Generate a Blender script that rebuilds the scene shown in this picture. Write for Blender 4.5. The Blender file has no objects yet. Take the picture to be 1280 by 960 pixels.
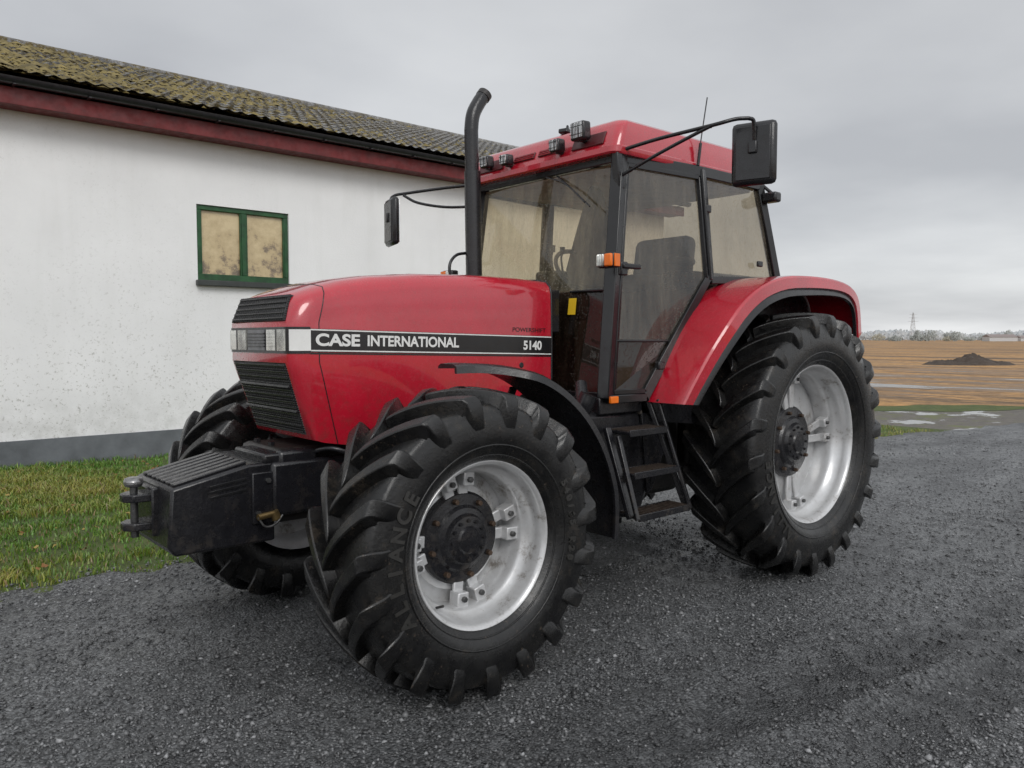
import bpy, bmesh, math, random
import numpy as np
from mathutils import Vector, Matrix, Euler
random.seed(7); rng=np.random.default_rng(7)
scene=bpy.context.scene
R_=math.radians
# ------------------------------------------------------------------ helpers
def link(ob,parent=None):
    scene.collection.objects.link(ob)
    if parent: ob.parent=parent
    return ob
def empty(name):
    e=bpy.data.objects.new(name,None); link(e); return e
def mk(name,verts,faces,mat,parent=None,smooth=True,angle=35,bevel=0,recalc=True,seg=2):
    me=bpy.data.meshes.new(name); me.from_pydata([tuple(v) for v in verts],[],faces); me.update()
    if recalc:
        bm=bmesh.new(); bm.from_mesh(me); bmesh.ops.recalc_face_normals(bm,faces=bm.faces); bm.to_mesh(me); bm.free()
    if smooth:
        me.shade_smooth(); me.set_sharp_from_angle(angle=R_(angle))
    ob=bpy.data.objects.new(name,me); 
    if mat: me.materials.append(mat)
    link(ob,parent)
    if bevel>0:
        m=ob.modifiers.new('b','BEVEL'); m.width=bevel; m.segments=seg; m.limit_method='ANGLE'; m.angle_limit=R_(40)
    return ob
def boxv(c,size,rot=None):
    sx,sy,sz=[s/2 for s in size]
    vs=[Vector((a*sx,b*sy,d*sz)) for a in(-1,1) for b in(-1,1) for d in(-1,1)]
    if rot is not None:
        M=rot if isinstance(rot,Matrix) else Euler(rot).to_matrix()
        vs=[M@v for v in vs]
    vs=[v+Vector(c) for v in vs]
    fs=[(0,1,3,2),(4,6,7,5),(0,4,5,1),(2,3,7,6),(0,2,6,4),(1,5,7,3)]
    return vs,fs
def box(name,c,size,mat,parent=None,rot=None,bevel=.008):
    v,f=boxv(c,size,rot); return mk(name,v,f,mat,parent,bevel=bevel)
def multi(name,parts,mat,parent=None,bevel=0,smooth=True):
    V=[];F=[]
    for v,f in parts:
        o=len(V); V+=list(v); F+=[tuple(i+o for i in q) for q in f]
    return mk(name,V,F,mat,parent,bevel=bevel,smooth=smooth)
def beamv(p0,p1,w,d):
    p0=Vector(p0);p1=Vector(p1);q=(p1-p0).to_track_quat('Z','Y').to_matrix()
    return boxv((p0+p1)/2,(w,d,(p1-p0).length),q)
def beam(name,p0,p1,w,d,mat,parent=None,bevel=.006):
    v,f=beamv(p0,p1,w,d); return mk(name,v,f,mat,parent,bevel=bevel)
def cylv(p0,p1,r0,r1=None,n=20):
    if r1 is None: r1=r0
    p0=Vector(p0);p1=Vector(p1);q=(p1-p0).to_track_quat('Z','Y').to_matrix()
    V=[];F=[]
    for p,r in((p0,r0),(p1,r1)):
        for i in range(n):
            a=2*math.pi*i/n; V.append(p+q@Vector((r*math.cos(a),r*math.sin(a),0)))
    for i in range(n): F.append((i,(i+1)%n,n+(i+1)%n,n+i))
    F.append(tuple(range(n))[::-1]); F.append(tuple(range(n,2*n)))
    return V,F
def cyl(name,p0,p1,r,mat,parent=None,r1=None,n=24,bevel=0):
    v,f=cylv(p0,p1,r,r1,n); return mk(name,v,f,mat,parent,bevel=bevel)
def catmull(pts,sub=5):
    P=[np.array(p,float) for p in pts]; out=[]
    P=[2*P[0]-P[1]]+P+[2*P[-1]-P[-2]]
    for i in range(1,len(P)-2):
        for k in range(sub):
            t=k/sub
            out.append(.5*((2*P[i])+(-P[i-1]+P[i+1])*t+(2*P[i-1]-5*P[i]+4*P[i+1]-P[i+2])*t*t+(-P[i-1]+3*P[i]-3*P[i+1]+P[i+2])*t**3))
    out.append(P[-2]); return out
def tube(name,pts,r,mat,parent=None,smooth=True,radii=None):
    if smooth: pts=catmull(pts,6)
    cu=bpy.data.curves.new(name,'CURVE'); cu.dimensions='3D'; cu.bevel_depth=r; cu.bevel_resolution=4; cu.use_fill_caps=True
    sp=cu.splines.new('POLY'); sp.points.add(len(pts)-1)
    for i,p in enumerate(pts): sp.points[i].co=(p[0],p[1],p[2],1)
    ob=bpy.data.objects.new(name,cu); cu.materials.append(mat); return link(ob,parent)
def revolve(name,prof,center,s,mat,parent=None,n=96,angle=35):
    V=[];F=[];m=len(prof)
    for i in range(n):
        a=2*math.pi*i/n
        for (y,r) in prof: V.append((center[0]+r*math.sin(a),s*y,center[1]+r*math.cos(a)))
    for i in range(n):
        j=(i+1)%n
        for k in range(m-1): F.append((i*m+k,i*m+k+1,j*m+k+1,j*m+k))
    return mk(name,V,F,mat,parent,angle=angle)
def prism(name,poly,y0,y1,mat,parent=None,bevel=.01):
    n=len(poly); V=[(x,y0,z) for x,z in poly]+[(x,y1,z) for x,z in poly]
    F=[tuple(range(n)),tuple(range(n,2*n))[::-1]]+[(i,(i+1)%n,n+(i+1)%n,n+i) for i in range(n)]
    return mk(name,V,F,mat,parent,bevel=bevel)
# ------------------------------------------------------------------ materials
class N:
    def __init__(s,name):
        s.m=bpy.data.materials.new(name); s.m.use_nodes=True; s.t=s.m.node_tree; s.n=s.t.nodes; s.l=s.t.links
        s.b=s.n['Principled BSDF']; s.out=s.n['Material Output']; s.tc=s.n.new('ShaderNodeTexCoord')
    def add(s,t,**k):
        x=s.n.new(t)
        for a,v in k.items():
            if a in x.inputs: x.inputs[a].default_value=v
            else: setattr(x,a,v)
        return x
    def noise(s,scale,detail=4,rough=.6,vec=None):
        x=s.n.new('ShaderNodeTexNoise'); x.inputs['Scale'].default_value=scale; x.inputs['Detail'].default_value=detail; x.inputs['Roughness'].default_value=rough
        s.l.new(vec if vec else s.tc.outputs['Object'],x.inputs['Vector']); return x.outputs['Fac']
    def vor(s,scale,out='Distance',vec=None):
        x=s.n.new('ShaderNodeTexVoronoi'); x.inputs['Scale'].default_value=scale
        s.l.new(vec if vec else s.tc.outputs['Object'],x.inputs['Vector']); return x.outputs[out]
    def mapv(s,scale=(1,1,1),rot=(0,0,0)):
        x=s.n.new('ShaderNodeMapping'); x.inputs['Scale'].default_value=scale; x.inputs['Rotation'].default_value=rot
        s.l.new(s.tc.outputs['Object'],x.inputs['Vector']); return x.outputs[0]
    def ramp(s,fac,stops):
        x=s.n.new('ShaderNodeValToRGB'); cr=x.color_ramp
        while len(cr.elements)<len(stops): cr.elements.new(.5)
        for e,(p,c) in zip(cr.elements,stops):
            e.position=p; e.color=(c,c,c,1) if isinstance(c,(int,float)) else (*c,1)
        s.l.new(fac,x.inputs[0]); return x.outputs[0]
    def mix(s,fac,a,b,mode='MIX'):
        x=s.n.new('ShaderNodeMix'); x.data_type='RGBA'; x.blend_type=mode
        for inp,v in((x.inputs[0],fac),(x.inputs[6],a),(x.inputs[7],b)):
            if isinstance(v,(int,float)): inp.default_value=v if inp==x.inputs[0] else (v,v,v,1)
            elif isinstance(v,tuple): inp.default_value=(*v,1)
            else: s.l.new(v,inp)
        return x.outputs[2]
    def math(s,op,a,b=0):
        x=s.n.new('ShaderNodeMath'); x.operation=op
        for i,v in enumerate((a,b)):
            if isinstance(v,(int,float)): x.inputs[i].default_value=v
            else: s.l.new(v,x.inputs[i])
        return x.outputs[0]
    def z(s):
        x=s.n.new('ShaderNodeSeparateXYZ'); s.l.new(s.tc.outputs['Object'],x.inputs[0]); return x.outputs
    def set(s,k,v):
        i=s.b.inputs[k]
        if isinstance(v,tuple): i.default_value=(*v,1)
        elif isinstance(v,(int,float)): i.default_value=v
        else: s.l.new(v,i)
        return s
    def bump(s,h,strength=.3,dist=.01):
        x=s.n.new('ShaderNodeBump'); x.inputs['Strength'].default_value=strength; x.inputs['Distance'].default_value=dist
        s.l.new(h,x.inputs['Height']); s.l.new(x.outputs[0],s.b.inputs['Normal']); return s
def simple(name,c,rough=.5,metal=0,var=.25,scale=8,bump=.1,coat=0,bscale=60,mud=0):
    n=N(name); c2=tuple(x*(1-var) for x in c); c3=tuple(min(1,x*(1+var)) for x in c)
    col=n.ramp(n.noise(scale),[(.3,c2),(.7,c3)]); ro=n.ramp(n.noise(scale*2.3),[(.3,max(.02,rough*.7)),(.7,min(1,rough*1.3))])
    if mud:
        zf=n.ramp(n.z()[2],[(.45,1.0),(1.0,.20)])
        f=n.math('MULTIPLY',n.math('MULTIPLY',n.ramp(n.noise(13,8,.78),[(.52,0.0),(.64,1.0)]),zf),mud)
        col=n.mix(f,col,(.060,.048,.037)); ro=n.mix(f,ro,.7)
    n.set('Base Color',col).set('Roughness',ro).set('Metallic',metal)
    if coat: n.set('Coat Weight',coat).set('Coat Roughness',.08)
    if bump: n.bump(n.noise(bscale,6),bump,.004)
    return n.m
def paint():
    n=N('red_paint')
    c=n.ramp(n.noise(3,5),[(.3,(.38,.007,.020)),(.7,(.47,.011,.029))])
    dirt=n.math('MULTIPLY',n.ramp(n.noise(27,8,.78),[(.52,0.0),(.74,1.0)]),.32)
    st=n.math('MULTIPLY',n.ramp(n.noise(3.0,6,.65,n.mapv((7,7,.6))),[(.5,0.0),(.75,1.0)]),.15)
    c=n.mix(dirt,c,(.20,.050,.040)); c=n.mix(st,c,(.26,.02,.028))
    low=n.math('MULTIPLY',n.ramp(n.math('SUBTRACT',n.z()[2],.9),[(.15,1.0),(.6,0.0)]),n.ramp(n.noise(18,8,.75),[(.48,0.0),(.64,.6)]))
    c=n.mix(low,c,(.12,.045,.035))
    n.set('Base Color',c)
    n.set('Roughness',n.ramp(n.noise(40,6),[(.35,.16),(.7,.34)]))
    n.set('Coat Weight',1.0).set('Coat Roughness',.03)
    drops=n.ramp(n.vor(120),[(.0,1.0),(.32,.0)])
    pick=n.ramp(n.noise(48,2),[(.50,0.0),(.56,1.0)])
    h=n.math('ADD',n.math('MULTIPLY',drops,pick),n.math('MULTIPLY',n.noise(5,2),.5))
    n.bump(h,.32,.004); return n.m
RED=paint()
def rubber():
    n=N('wet_tyre_rubber')
    f=n.noise(7,9,.75)
    base=n.ramp(f,[(.38,(.0045,.0045,.005)),(.56,(.010,.0098,.0095)),(.68,(.030,.025,.020))])
    sp=n.math('MULTIPLY',n.ramp(n.noise(48,5,.7),[(.61,0.0),(.66,1.0)]),n.ramp(n.noise(3.5,3),[(.45,0.0),(.62,.7)]))
    n.set('Base Color',n.mix(sp,base,(.085,.062,.044)))
    n.set('Roughness',n.mix(sp,n.ramp(n.noise(16,6),[(.35,.12),(.68,.40)]),.7))
    n.bump(n.noise(60,9,.72),.5,.004); return n.m
RUB=rubber()
BLK=simple('black_plastic',(.012,.012,.014),.27,bump=.2,mud=.35)
BLKM=simple('black_painted_steel',(.010,.010,.012),.25,bump=.35,scale=14,mud=.5)
FRAME=simple('cab_frame_black',(.009,.009,.010),.22,bump=.05)
CAST=simple('greasy_casting',(.016,.014,.013),.42,bump=.6,var=.5,scale=20,mud=.7)
STEEL=simple('worn_dark_steel',(.10,.10,.10),.35,metal=.7,var=.5,scale=30)
def silver():
    n=N('silver_rim_paint')
    f=n.noise(6,9,.78)
    c=n.ramp(f,[(.34,(.24,.22,.20)),(.43,(.52,.52,.52)),(.75,(.66,.67,.68))])
    sp=n.ramp(n.noise(60,5,.7),[(.64,0.0),(.69,.5)]); c=n.mix(sp,c,(.20,.16,.12))
    n.set('Base Color',c)
    n.set('Roughness',.30).set('Metallic',.4); n.bump(n.noise(50,6),.2,.002); return n.m
SIL=silver()
RUST=simple('rusty_nut',(.07,.045,.03),.5,metal=.4,var=.5,scale=60)
WHT=simple('white_decal',(.70,.70,.68),.35,bump=0,var=.08)
SILV=simple('silver_decal',(.40,.40,.41),.3,bump=0,var=.05)
DECB=simple('black_decal',(.012,.012,.013),.22,bump=0)
ORG=simple('orange_lens',(.75,.16,.01),.15,bump=.05,var=.1)
YEL=simple('yellow_sticker',(.7,.45,.02),.4,bump=0,var=.05)
SEATM=simple('seat_fabric',(.022,.020,.019),.85,bump=.4)
INT=simple('cab_interior_trim',(.05,.042,.035),.7)
BEI=simple('beige_trim',(.42,.36,.25),.8)
BRASS=simple('brass_coupling',(.20,.14,.06),.4,metal=.8)
GRIL=N('black_grille_mesh')
GRIL.set('Base Color',(.008,.008,.009)).set('Roughness',.45)
w=GRIL.add('ShaderNodeTexWave',Scale=28.0); w.bands_direction='Z'; GRIL.l.new(GRIL.tc.outputs['Object'],w.inputs['Vector']); GRIL.bump(w.outputs['Fac'],.6,.006); GRIL=GRIL.m
def lens(name,c,metal=.6):
    n=N(name); n.set('Roughness',.10).set('Metallic',metal)
    w=n.add('ShaderNodeTexWave',Scale=26.0); w.bands_direction='Y'; n.l.new(n.tc.outputs['Object'],w.inputs['Vector'])
    f=n.noise(14,3); n.set('Base Color',n.ramp(f,[(.35,tuple(x*.45 for x in c)),(.6,c)]))
    n.bump(w.outputs['Fac'],.9,.008); n.set('Coat Weight',1.0); return n.m
LENS=lens('headlight_glass',(.80,.81,.76))
WLENS=lens('work_light_glass',(.55,.56,.56),.8)
MIRR=N('mirror_glass'); MIRR.set('Base Color',(.8,.8,.8)).set('Roughness',.03).set('Metallic',1.0); MIRR=MIRR.m
def glass(name,tint,dust,veilc,f0=.06):
    n=N(name); n.n.remove(n.b)
    tr=n.add('ShaderNodeBsdfTransparent'); tr.inputs[0].default_value=(*tint,1)
    gl=n.add('ShaderNodeBsdfGlossy'); gl.inputs['Roughness'].default_value=.03
    df=n.add('ShaderNodeBsdfDiffuse'); df.inputs[0].default_value=(*veilc,1)  # streaked diffuse tint mixed over the clear pane
    drops=n.ramp(n.vor(75),[(.0,1.0),(.34,.0)]); pick=n.ramp(n.noise(34,2),[(.42,0.0),(.50,1.0)])
    d=n.math('MULTIPLY',drops,pick)
    bp=n.n.new('ShaderNodeBump'); bp.inputs['Strength'].default_value=.5; bp.inputs['Distance'].default_value=.004; n.l.new(d,bp.inputs['Height']); n.l.new(bp.outputs[0],gl.inputs['Normal'])
    lw=n.add('ShaderNodeLayerWeight'); lw.inputs['Blend'].default_value=.5
    fr=n.math('ADD',f0,n.math('MULTIPLY',n.math('POWER',lw.outputs['Facing'],4.0),.94))
    m1=n.add('ShaderNodeMixShader'); n.l.new(fr,m1.inputs[0]); n.l.new(tr.outputs[0],m1.inputs[1]); n.l.new(gl.outputs[0],m1.inputs[2])
    streak=n.ramp(n.noise(2.0,6,.7,n.mapv((6,6,.9))),[(.42,.25),(.70,1.3)])
    dd=n.math('ADD',n.math('MULTIPLY',streak,dust),n.math('MULTIPLY',d,.26))
    m2=n.add('ShaderNodeMixShader'); n.l.new(dd,m2.inputs[0]); n.l.new(m1.outputs[0],m2.inputs[1]); n.l.new(df.outputs[0],m2.inputs[2])
    n.l.new(m2.outputs[0],n.out.inputs[0]); return n.m
GL=glass('beige_side_glass',(.52,.47,.40),.16,(.38,.34,.27),.09)
GLR=glass('far_side_glass',(.90,.84,.70),.18,(.62,.54,.36),.06)
GLF=glass('beige_windscreen',(.74,.68,.56),.21,(.50,.44,.31),.09)
GLD=glass('tinted_lower_glass',(.26,.20,.15),.10,(.14,.095,.07),.07)
# ------------------------------------------------------------------ camera
C=Vector((5.047,3.781,1.61)); XH=Vector((-.755,.656,0)); DH=Vector((-.656,-.755,0))
p=math.atan(56/980)
cam=bpy.data.cameras.new('camera'); cam.sensor_width=36; cam.lens=980/1280*36; cam.clip_end=5000; cam.clip_start=.05
co=bpy.data.objects.new('camera',cam); link(co); co.location=C
co.rotation_euler=(DH*math.cos(p)+Vector((0,0,-math.sin(p)))).to_track_quat('-Z','Y').to_euler()
scene.camera=co
def camxy(X,D): 
    v=C+XH*X+DH*D; return v.x,v.y
# ------------------------------------------------------------------ world / light
w=bpy.data.worlds.new('World'); scene.world=w; w.use_nodes=True; nt=w.node_tree; bg=nt.nodes['Background']
sund=Vector((.30,.70,.62)).normalized(); elev=math.asin(sund.z)
sky=nt.nodes.new('ShaderNodeTexSky'); sky.sky_type='NISHITA'; sky.sun_disc=False; sky.sun_elevation=elev; sky.sun_rotation=math.atan2(sund.x,sund.y)
tc=nt.nodes.new('ShaderNodeTexCoord'); sep=nt.nodes.new('ShaderNodeSeparateXYZ'); nt.links.new(tc.outputs['Generated'],sep.inputs[0])
def wm(op,a,b=0.,c=None):
    x=nt.nodes.new('ShaderNodeMath'); x.operation=op
    for i,v in enumerate((a,b)):
        if isinstance(v,(int,float)): x.inputs[i].default_value=v
        else: nt.links.new(v,x.inputs[i])
    return x.outputs[0]
zz=wm('ADD',wm('MAXIMUM',sep.outputs[2],0.),.14)
cmb=nt.nodes.new('ShaderNodeCombineXYZ'); nt.links.new(wm('DIVIDE',sep.outputs[0],zz),cmb.inputs[0]); nt.links.new(wm('DIVIDE',sep.outputs[1],zz),cmb.inputs[1])
nz=nt.nodes.new('ShaderNodeTexNoise'); nz.inputs['Scale'].default_value=.50; nz.inputs['Detail'].default_value=6; nz.inputs['Roughness'].default_value=.48; nt.links.new(cmb.outputs[0],nz.inputs['Vector'])
rp=nt.nodes.new('ShaderNodeValToRGB'); cr=rp.color_ramp; cr.elements[0].position=.36; cr.elements[0].color=(.46,.47,.49,1); cr.elements[1].position=.64; cr.elements[1].color=(.70,.71,.72,1); nt.links.new(nz.outputs[0],rp.inputs[0])
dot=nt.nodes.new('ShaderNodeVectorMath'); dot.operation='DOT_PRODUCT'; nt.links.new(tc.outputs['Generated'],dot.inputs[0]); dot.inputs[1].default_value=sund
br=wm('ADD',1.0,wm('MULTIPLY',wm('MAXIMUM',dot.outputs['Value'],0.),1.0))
hz=wm('MULTIPLY',wm('POWER',wm('SUBTRACT',1.0,wm('MINIMUM',wm('ABSOLUTE',sep.outputs[2]),1.)),12.),.26)
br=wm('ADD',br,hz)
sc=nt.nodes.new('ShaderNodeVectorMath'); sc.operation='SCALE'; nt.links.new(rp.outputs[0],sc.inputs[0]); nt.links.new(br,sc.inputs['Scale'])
s2=nt.nodes.new('ShaderNodeVectorMath'); s2.operation='SCALE'; nt.links.new(sky.outputs[0],s2.inputs[0]); s2.inputs['Scale'].default_value=.008
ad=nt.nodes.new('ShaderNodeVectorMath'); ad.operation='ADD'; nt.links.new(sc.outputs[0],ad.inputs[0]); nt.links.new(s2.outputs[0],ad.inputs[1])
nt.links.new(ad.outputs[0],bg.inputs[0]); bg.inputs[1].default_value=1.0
sl=bpy.data.lights.new('sun','SUN'); sl.energy=1.15; sl.angle=R_(25); sl.color=(1,.98,.95)
so=bpy.data.objects.new('sun',sl); link(so); so.rotation_euler=sund.to_track_quat('Z','Y').to_euler()
scene.view_settings.view_transform='Standard'; scene.view_settings.look='None'; scene.view_settings.exposure=0

# ================================================================== TRACTOR
T=empty('tractor')
def wheel(pre,xc,zc,s,R,rr,hw,yc,yout,nl,hubr,letters=None):
    LH=.058
    h=R-LH-rr; rt=R-LH
    half=[(.72,rr),(.80,rr+.05*h),(.93,rr+.20*h),(.985,rr+.36*h),(1.0,rr+.50*h),(.985,rr+.66*h),(.955,rr+.78*h),(.88,rr+.92*h),(.6,rt-.006),(0,rt)]
    prof=[(yc-a*hw,b) for a,b in half]+[(yc+a*hw,b) for a,b in half[::-1][1:]]
    prof=[tuple(q) for q in catmull(prof,4)]
    revolve(pre+'_tyre',prof,(xc,zc),s,RUB,T,n=120)
    for f_,yy in((.13,.865),(.30,.97)):
        r=rr+f_*h; ring=[(xc+r*math.sin(a),s*(yc+hw*yy),zc+r*math.cos(a)) for a in np.linspace(0,2*math.pi,97)]
        tube(pre+'_bead_ring',ring,.005,RUB,T,smooth=False)
    V=[];F=[]
    D=.36*(.70/R)*1.05
    for side in(-1,1):
        for k in range(nl):
            ph0=2*math.pi*(k+(.5 if side>0 else 0))/nl+.05+rng.normal(0,.003)
            st=[]
            for q in np.linspace(-.06,.94,9):
                st.append((q*hw,R-.022*q*q,rt-.03,D*(abs(q)**.80)*(1 if q>0 else -1)))
            st.append((hw*1.00,R-.040,rt-.05,D*1.0))
            st.append((hw*1.035,R-.075,rt-.10,D*1.02))
            st.append((hw*1.035,R-.125,rt-.13,D*1.05))
            st.append((hw*.99,R-.175,rt-.17,D*1.08))
            o=len(V);m=len(st)
            for i,(y,rtop,rb,dp) in enumerate(st):
                k1=.025+.014*min(1,i/8); k2=k1+.015
                if i>=m-2: k1*=.85
                if i==0: k1*=.7
                yb=y if i<m-4 else y-hw*.10
                for (r,o2,yy) in((rb,-k2,yb),(rtop,-k1,y),(rtop,k1,y),(rb,k2,yb)):
                    a=ph0-dp+o2/R
                    V.append((xc+r*math.sin(a),s*(yc+side*yy),zc+r*math.cos(a)))
            for i in range(m-1):
                for j in range(3): F.append((o+i*4+j,o+i*4+j+1,o+i*4+4+j+1,o+i*4+4+j))
            F.append((o,o+1,o+2,o+3)); F.append((o+m*4-4,o+m*4-3,o+m*4-2,o+m*4-1))
    mk(pre+'_tread_lugs',V,F,RUB,T,bevel=.006,angle=40)
    yo=yout
    rp=[(yo-.03,rr+.018),(yo-.002,rr+.014),(yo+.006,rr+.004),(yo,rr-.008),(yo-.018,rr-.016),(yo-.045,rr-.022),(yo-.085,rr-.028),(yo-.105,rr-.050),(yo-.125,rr-.062),(yo-.22,rr-.066),(yo-.30,rr-.05),(yo-.38,rr-.03),(yo-.40,rr+.01)]
    revolve(pre+'_rim',rp,(xc,zc),s,SIL,T,n=96,angle=50)
    dp=[(yo-.25,rr-.060),(yo-.235,rr-.11),(yo-.215,hubr+.03),(yo-.20,hubr-.04)]
    revolve(pre+'_wheel_disc',dp,(xc,zc),s,SIL,T,n=64)
    hp=[(yo-.24,hubr),(yo-.185,hubr),(yo-.172,hubr-.012),(yo-.165,hubr*.72),(yo-.15,hubr*.66),(yo-.145,hubr*.55),(yo-.125,hubr*.50),(yo-.118,hubr*.30),(yo-.108,hubr*.26),(yo-.105,0.001)]
    revolve(pre+'_hub',hp,(xc,zc),s,BLKM,T,n=48,angle=25)
    parts=[]
    for k in range(8):
        a=2*math.pi*(k+.3)/8; r=hubr*.83
        c=(xc+r*math.sin(a),zc+r*math.cos(a)); parts.append(cylv((c[0],s*(yo-.18),c[1]),(c[0],s*(yo-.145),c[1]),.015,.013,6))
    multi(pre+'_wheel_nuts',parts,RUST,T,bevel=.002)
    parts=[]
    for k in range(12):
        a=2*math.pi*k/12; r=hubr*.42
        c=(xc+r*math.sin(a),zc+r*math.cos(a)); parts.append(cylv((c[0],s*(yo-.14),c[1]),(c[0],s*(yo-.113),c[1]),.009,.009,6))
    multi(pre+'_hub_bolts',parts,BLKM,T)
    parts=[];pb=[]
    for g in range(4):
        for d in(-.17,.17):
            a=g*math.pi/2+math.pi/2+.12+d*(.37/rr)*1.1
            r0=hubr-.01; r1=rr-.052
            M=Matrix.Rotation(a,3,'Y')
            c=Vector((xc,s*(yo-.17),zc))+M@Vector((0,0,r1-.035)); parts.append(boxv(c,(.062,.07,.08),M))
            c=Vector((xc,s*(yo-.185),zc))+M@Vector((0,0,(r0+r1)/2)); parts.append(boxv(c,(.055,.02,r1-r0+.01),M))
            c=Vector((xc,0,zc))+M@Vector((0,0,r1-.045)); pb.append(cylv((c.x,s*(yo-.14),c.z),(c.x,s*(yo-.118),c.z),.014,.014,6))
    multi(pre+'_rim_brackets',parts,SIL,T,bevel=.006)
    multi(pre+'_bracket_bolts',pb,STEEL,T,bevel=.002)
    tube(pre+'_valve_stem',[(xc+(rr-.04)*.6,s*(yo-.10),zc-(rr-.04)*.8),(xc+(rr-.06)*.6,s*(yo-.06),zc-(rr-.06)*.8)],.006,BLK,T,smooth=False)
    return
FZ=.695; RZ=.895
wheel('front_left',2.88,FZ,1,.70,.372,.232,.93,1.105,19,.215)
wheel('front_right',2.88,FZ,-1,.70,.372,.232,.93,1.105,19,.215)
wheel('rear_left',0,RZ,1,.905,.535,.262,.925,1.12,22,.25)
wheel('rear_right',0,RZ,-1,.905,.535,.262,.925,1.12,22,.25)
def arctext(body,xc,zc,r,y,size,a0,step,mat,nm):
    for i,ch in enumerate(body):
        if ch==' ': continue
        a=a0+i*step
        cu=bpy.data.curves.new(nm,'FONT'); cu.body=ch; cu.size=size; cu.extrude=.004; cu.align_x='CENTER'; cu.offset=.003
        ob=bpy.data.objects.new(nm,cu); cu.materials.append(mat); link(ob,T)
        up=Vector((math.sin(a),-.06,math.cos(a))).normalized(); nrm=Vector((0,1,0)); right=up.cross(nrm).normalized(); nrm=right.cross(up)
        M=Matrix((right,up,nrm)).transposed().to_4x4()
        M.translation=Vector((xc,y,zc))+Vector((math.sin(a),0,math.cos(a)))*r; ob.matrix_world=M
RUBL=simple('raised_rubber_letter',(.030,.029,.027),.40,bump=.2)
arctext('ALLIANCE',2.88,FZ,.478,1.1645,.088,math.pi/2+.48,-.150,RUBL,'tyre_lettering')
arctext('540/65 R28',2.88,FZ,.478,1.1635,.05,-math.pi/2+.5,-.085,RUBL,'tyre_size_lettering')
arctext('ALLIANCE',0,RZ,.66,1.190,.09,math.pi/2+.9,-.115,RUBL,'rear_tyre_lettering')

# ---- hood
def sec(x,w,zt,zb,t,wb=None):
    wb=w if wb is None else wb
    zs=zt-.10
    half=[(wb,zb),(wb*.5+w*.5,(zb+1.45)/2),(w,1.45),(w,1.50),(w,1.56),(w,1.64),(w,1.69),(w*.997,min(1.76,zs-.03)),(w*.985,zs+.005),(w*.955,zt-.055),(w*.87,zt-.024),(w*.62,zt-.008),(w*.3,zt-.002)]
    pts=[(y,z) for y,z in half]+[(-y,z) for y,z in half[::-1]]
    out=[]
    for y,z in pts:
        sl=.32*max(0,1.5-z)+.33*max(0,z-1.69)
        out.append((x-t*sl,y,z))
    return out
S=[sec(1.774,.38,1.975,1.37,0),sec(2.0,.38,1.983,1.30,0),sec(2.3,.38,1.983,1.12,0),sec(2.7,.38,1.968,1.08,0),sec(3.0,.38,1.940,1.08,.1,.375),sec(3.18,.38,1.912,1.09,.4,.37),
   sec(3.30,.38,1.885,1.10,.8,.36),sec(3.35,.379,1.868,1.105,.95,.352),sec(3.385,.372,1.855,1.11,1,.342),sec(3.412,.360,1.843,1.12,1,.332),sec(3.432,.343,1.832,1.125,1,.318),sec(3.440,.325,1.825,1.13,1,.300)]
V=[v for s_ in S for v in s_]; n=len(S[0]); F=[]
for i in range(len(S)-1):
    for j in range(n-1): F.append((i*n+j,i*n+j+1,(i+1)*n+j+1,(i+1)*n+j))
for base in(0,(len(S)-1)*n):
    for j in range(n//2-1): F.append((base+j,base+j+1,base+n-2-j,base+n-1-j))
for i in range(len(S)-1): F.append((i*n,(i+1)*n,(i+1)*n+n-1,i*n+n-1))
mk('hood',V,F,RED,T,angle=50)
tube('hood_panel_gap',sec(3.30,.38,1.885,1.10,.8,.36),.0026,DECB,T,smooth=False)
tube('hood_rear_edge',sec(1.778,.381,1.976,1.37,0),.006,BLK,T,smooth=False)
def sidequad(name,pts,y,mat,t=.002,sgn=1):
    n=len(pts); V=[(x,sgn*y,z) for x,z in pts]+[(x,sgn*(y-t),z) for x,z in pts]
    F=[tuple(range(n)),tuple(range(n,2*n))]+[(i,(i+1)%n,n+(i+1)%n,n+i) for i in range(n)]
    return mk(name,V,F,mat,T,smooth=False)
for sg in(1,-1):
    sidequad('hood_stripe',[(1.785,1.514),(1.785,1.627),(3.345,1.660),(3.345,1.550)],.3835,DECB,.004,sg)
    sidequad('stripe_border_top',[(1.785,1.619),(1.785,1.625),(3.345,1.658),(3.345,1.652)],.3850,WHT,.002,sg)
    sidequad('stripe_border_bottom',[(1.785,1.518),(1.785,1.524),(3.345,1.560),(3.345,1.554)],.3850,WHT,.002,sg)
    sidequad('hood_seam',[(1.785,1.505),(1.785,1.512),(3.345,1.547),(3.345,1.540)],.3822,DECB,.003,sg)
    for x,z in((2.02,1.46),): cyl('hood_latch',(x,sg*.375,z),(x,sg*.384,z),.016,BLK,T,bevel=.002)
def text(name,body,x0,x1,z,h,y,mat,off=0.0,tilt=0.0):
    cu=bpy.data.curves.new(name,'FONT'); cu.body=body; cu.size=1; cu.extrude=.0; cu.offset=off; cu.align_y='CENTER'
    ob=bpy.data.objects.new(name,cu); cu.materials.append(mat); link(ob,T)
    bpy.context.view_layer.update(); d=ob.dimensions
    sx=abs(x0-x1)/d.x; sy=h/d.y
    M=Matrix(((-sx,0,0,x0),(0,0,1,y),(0,sy,0,z),(0,0,0,1)))
    if tilt: M=Matrix.Translation((x0,y,z))@Matrix.Rotation(tilt,4,'Y')@Matrix.Translation((-x0,-y,-z))@M
    ob.matrix_world=M; return ob
text('case_lettering','CASE',3.322,3.085,1.605,.060,.386,WHT,.035,-.019)
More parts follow.
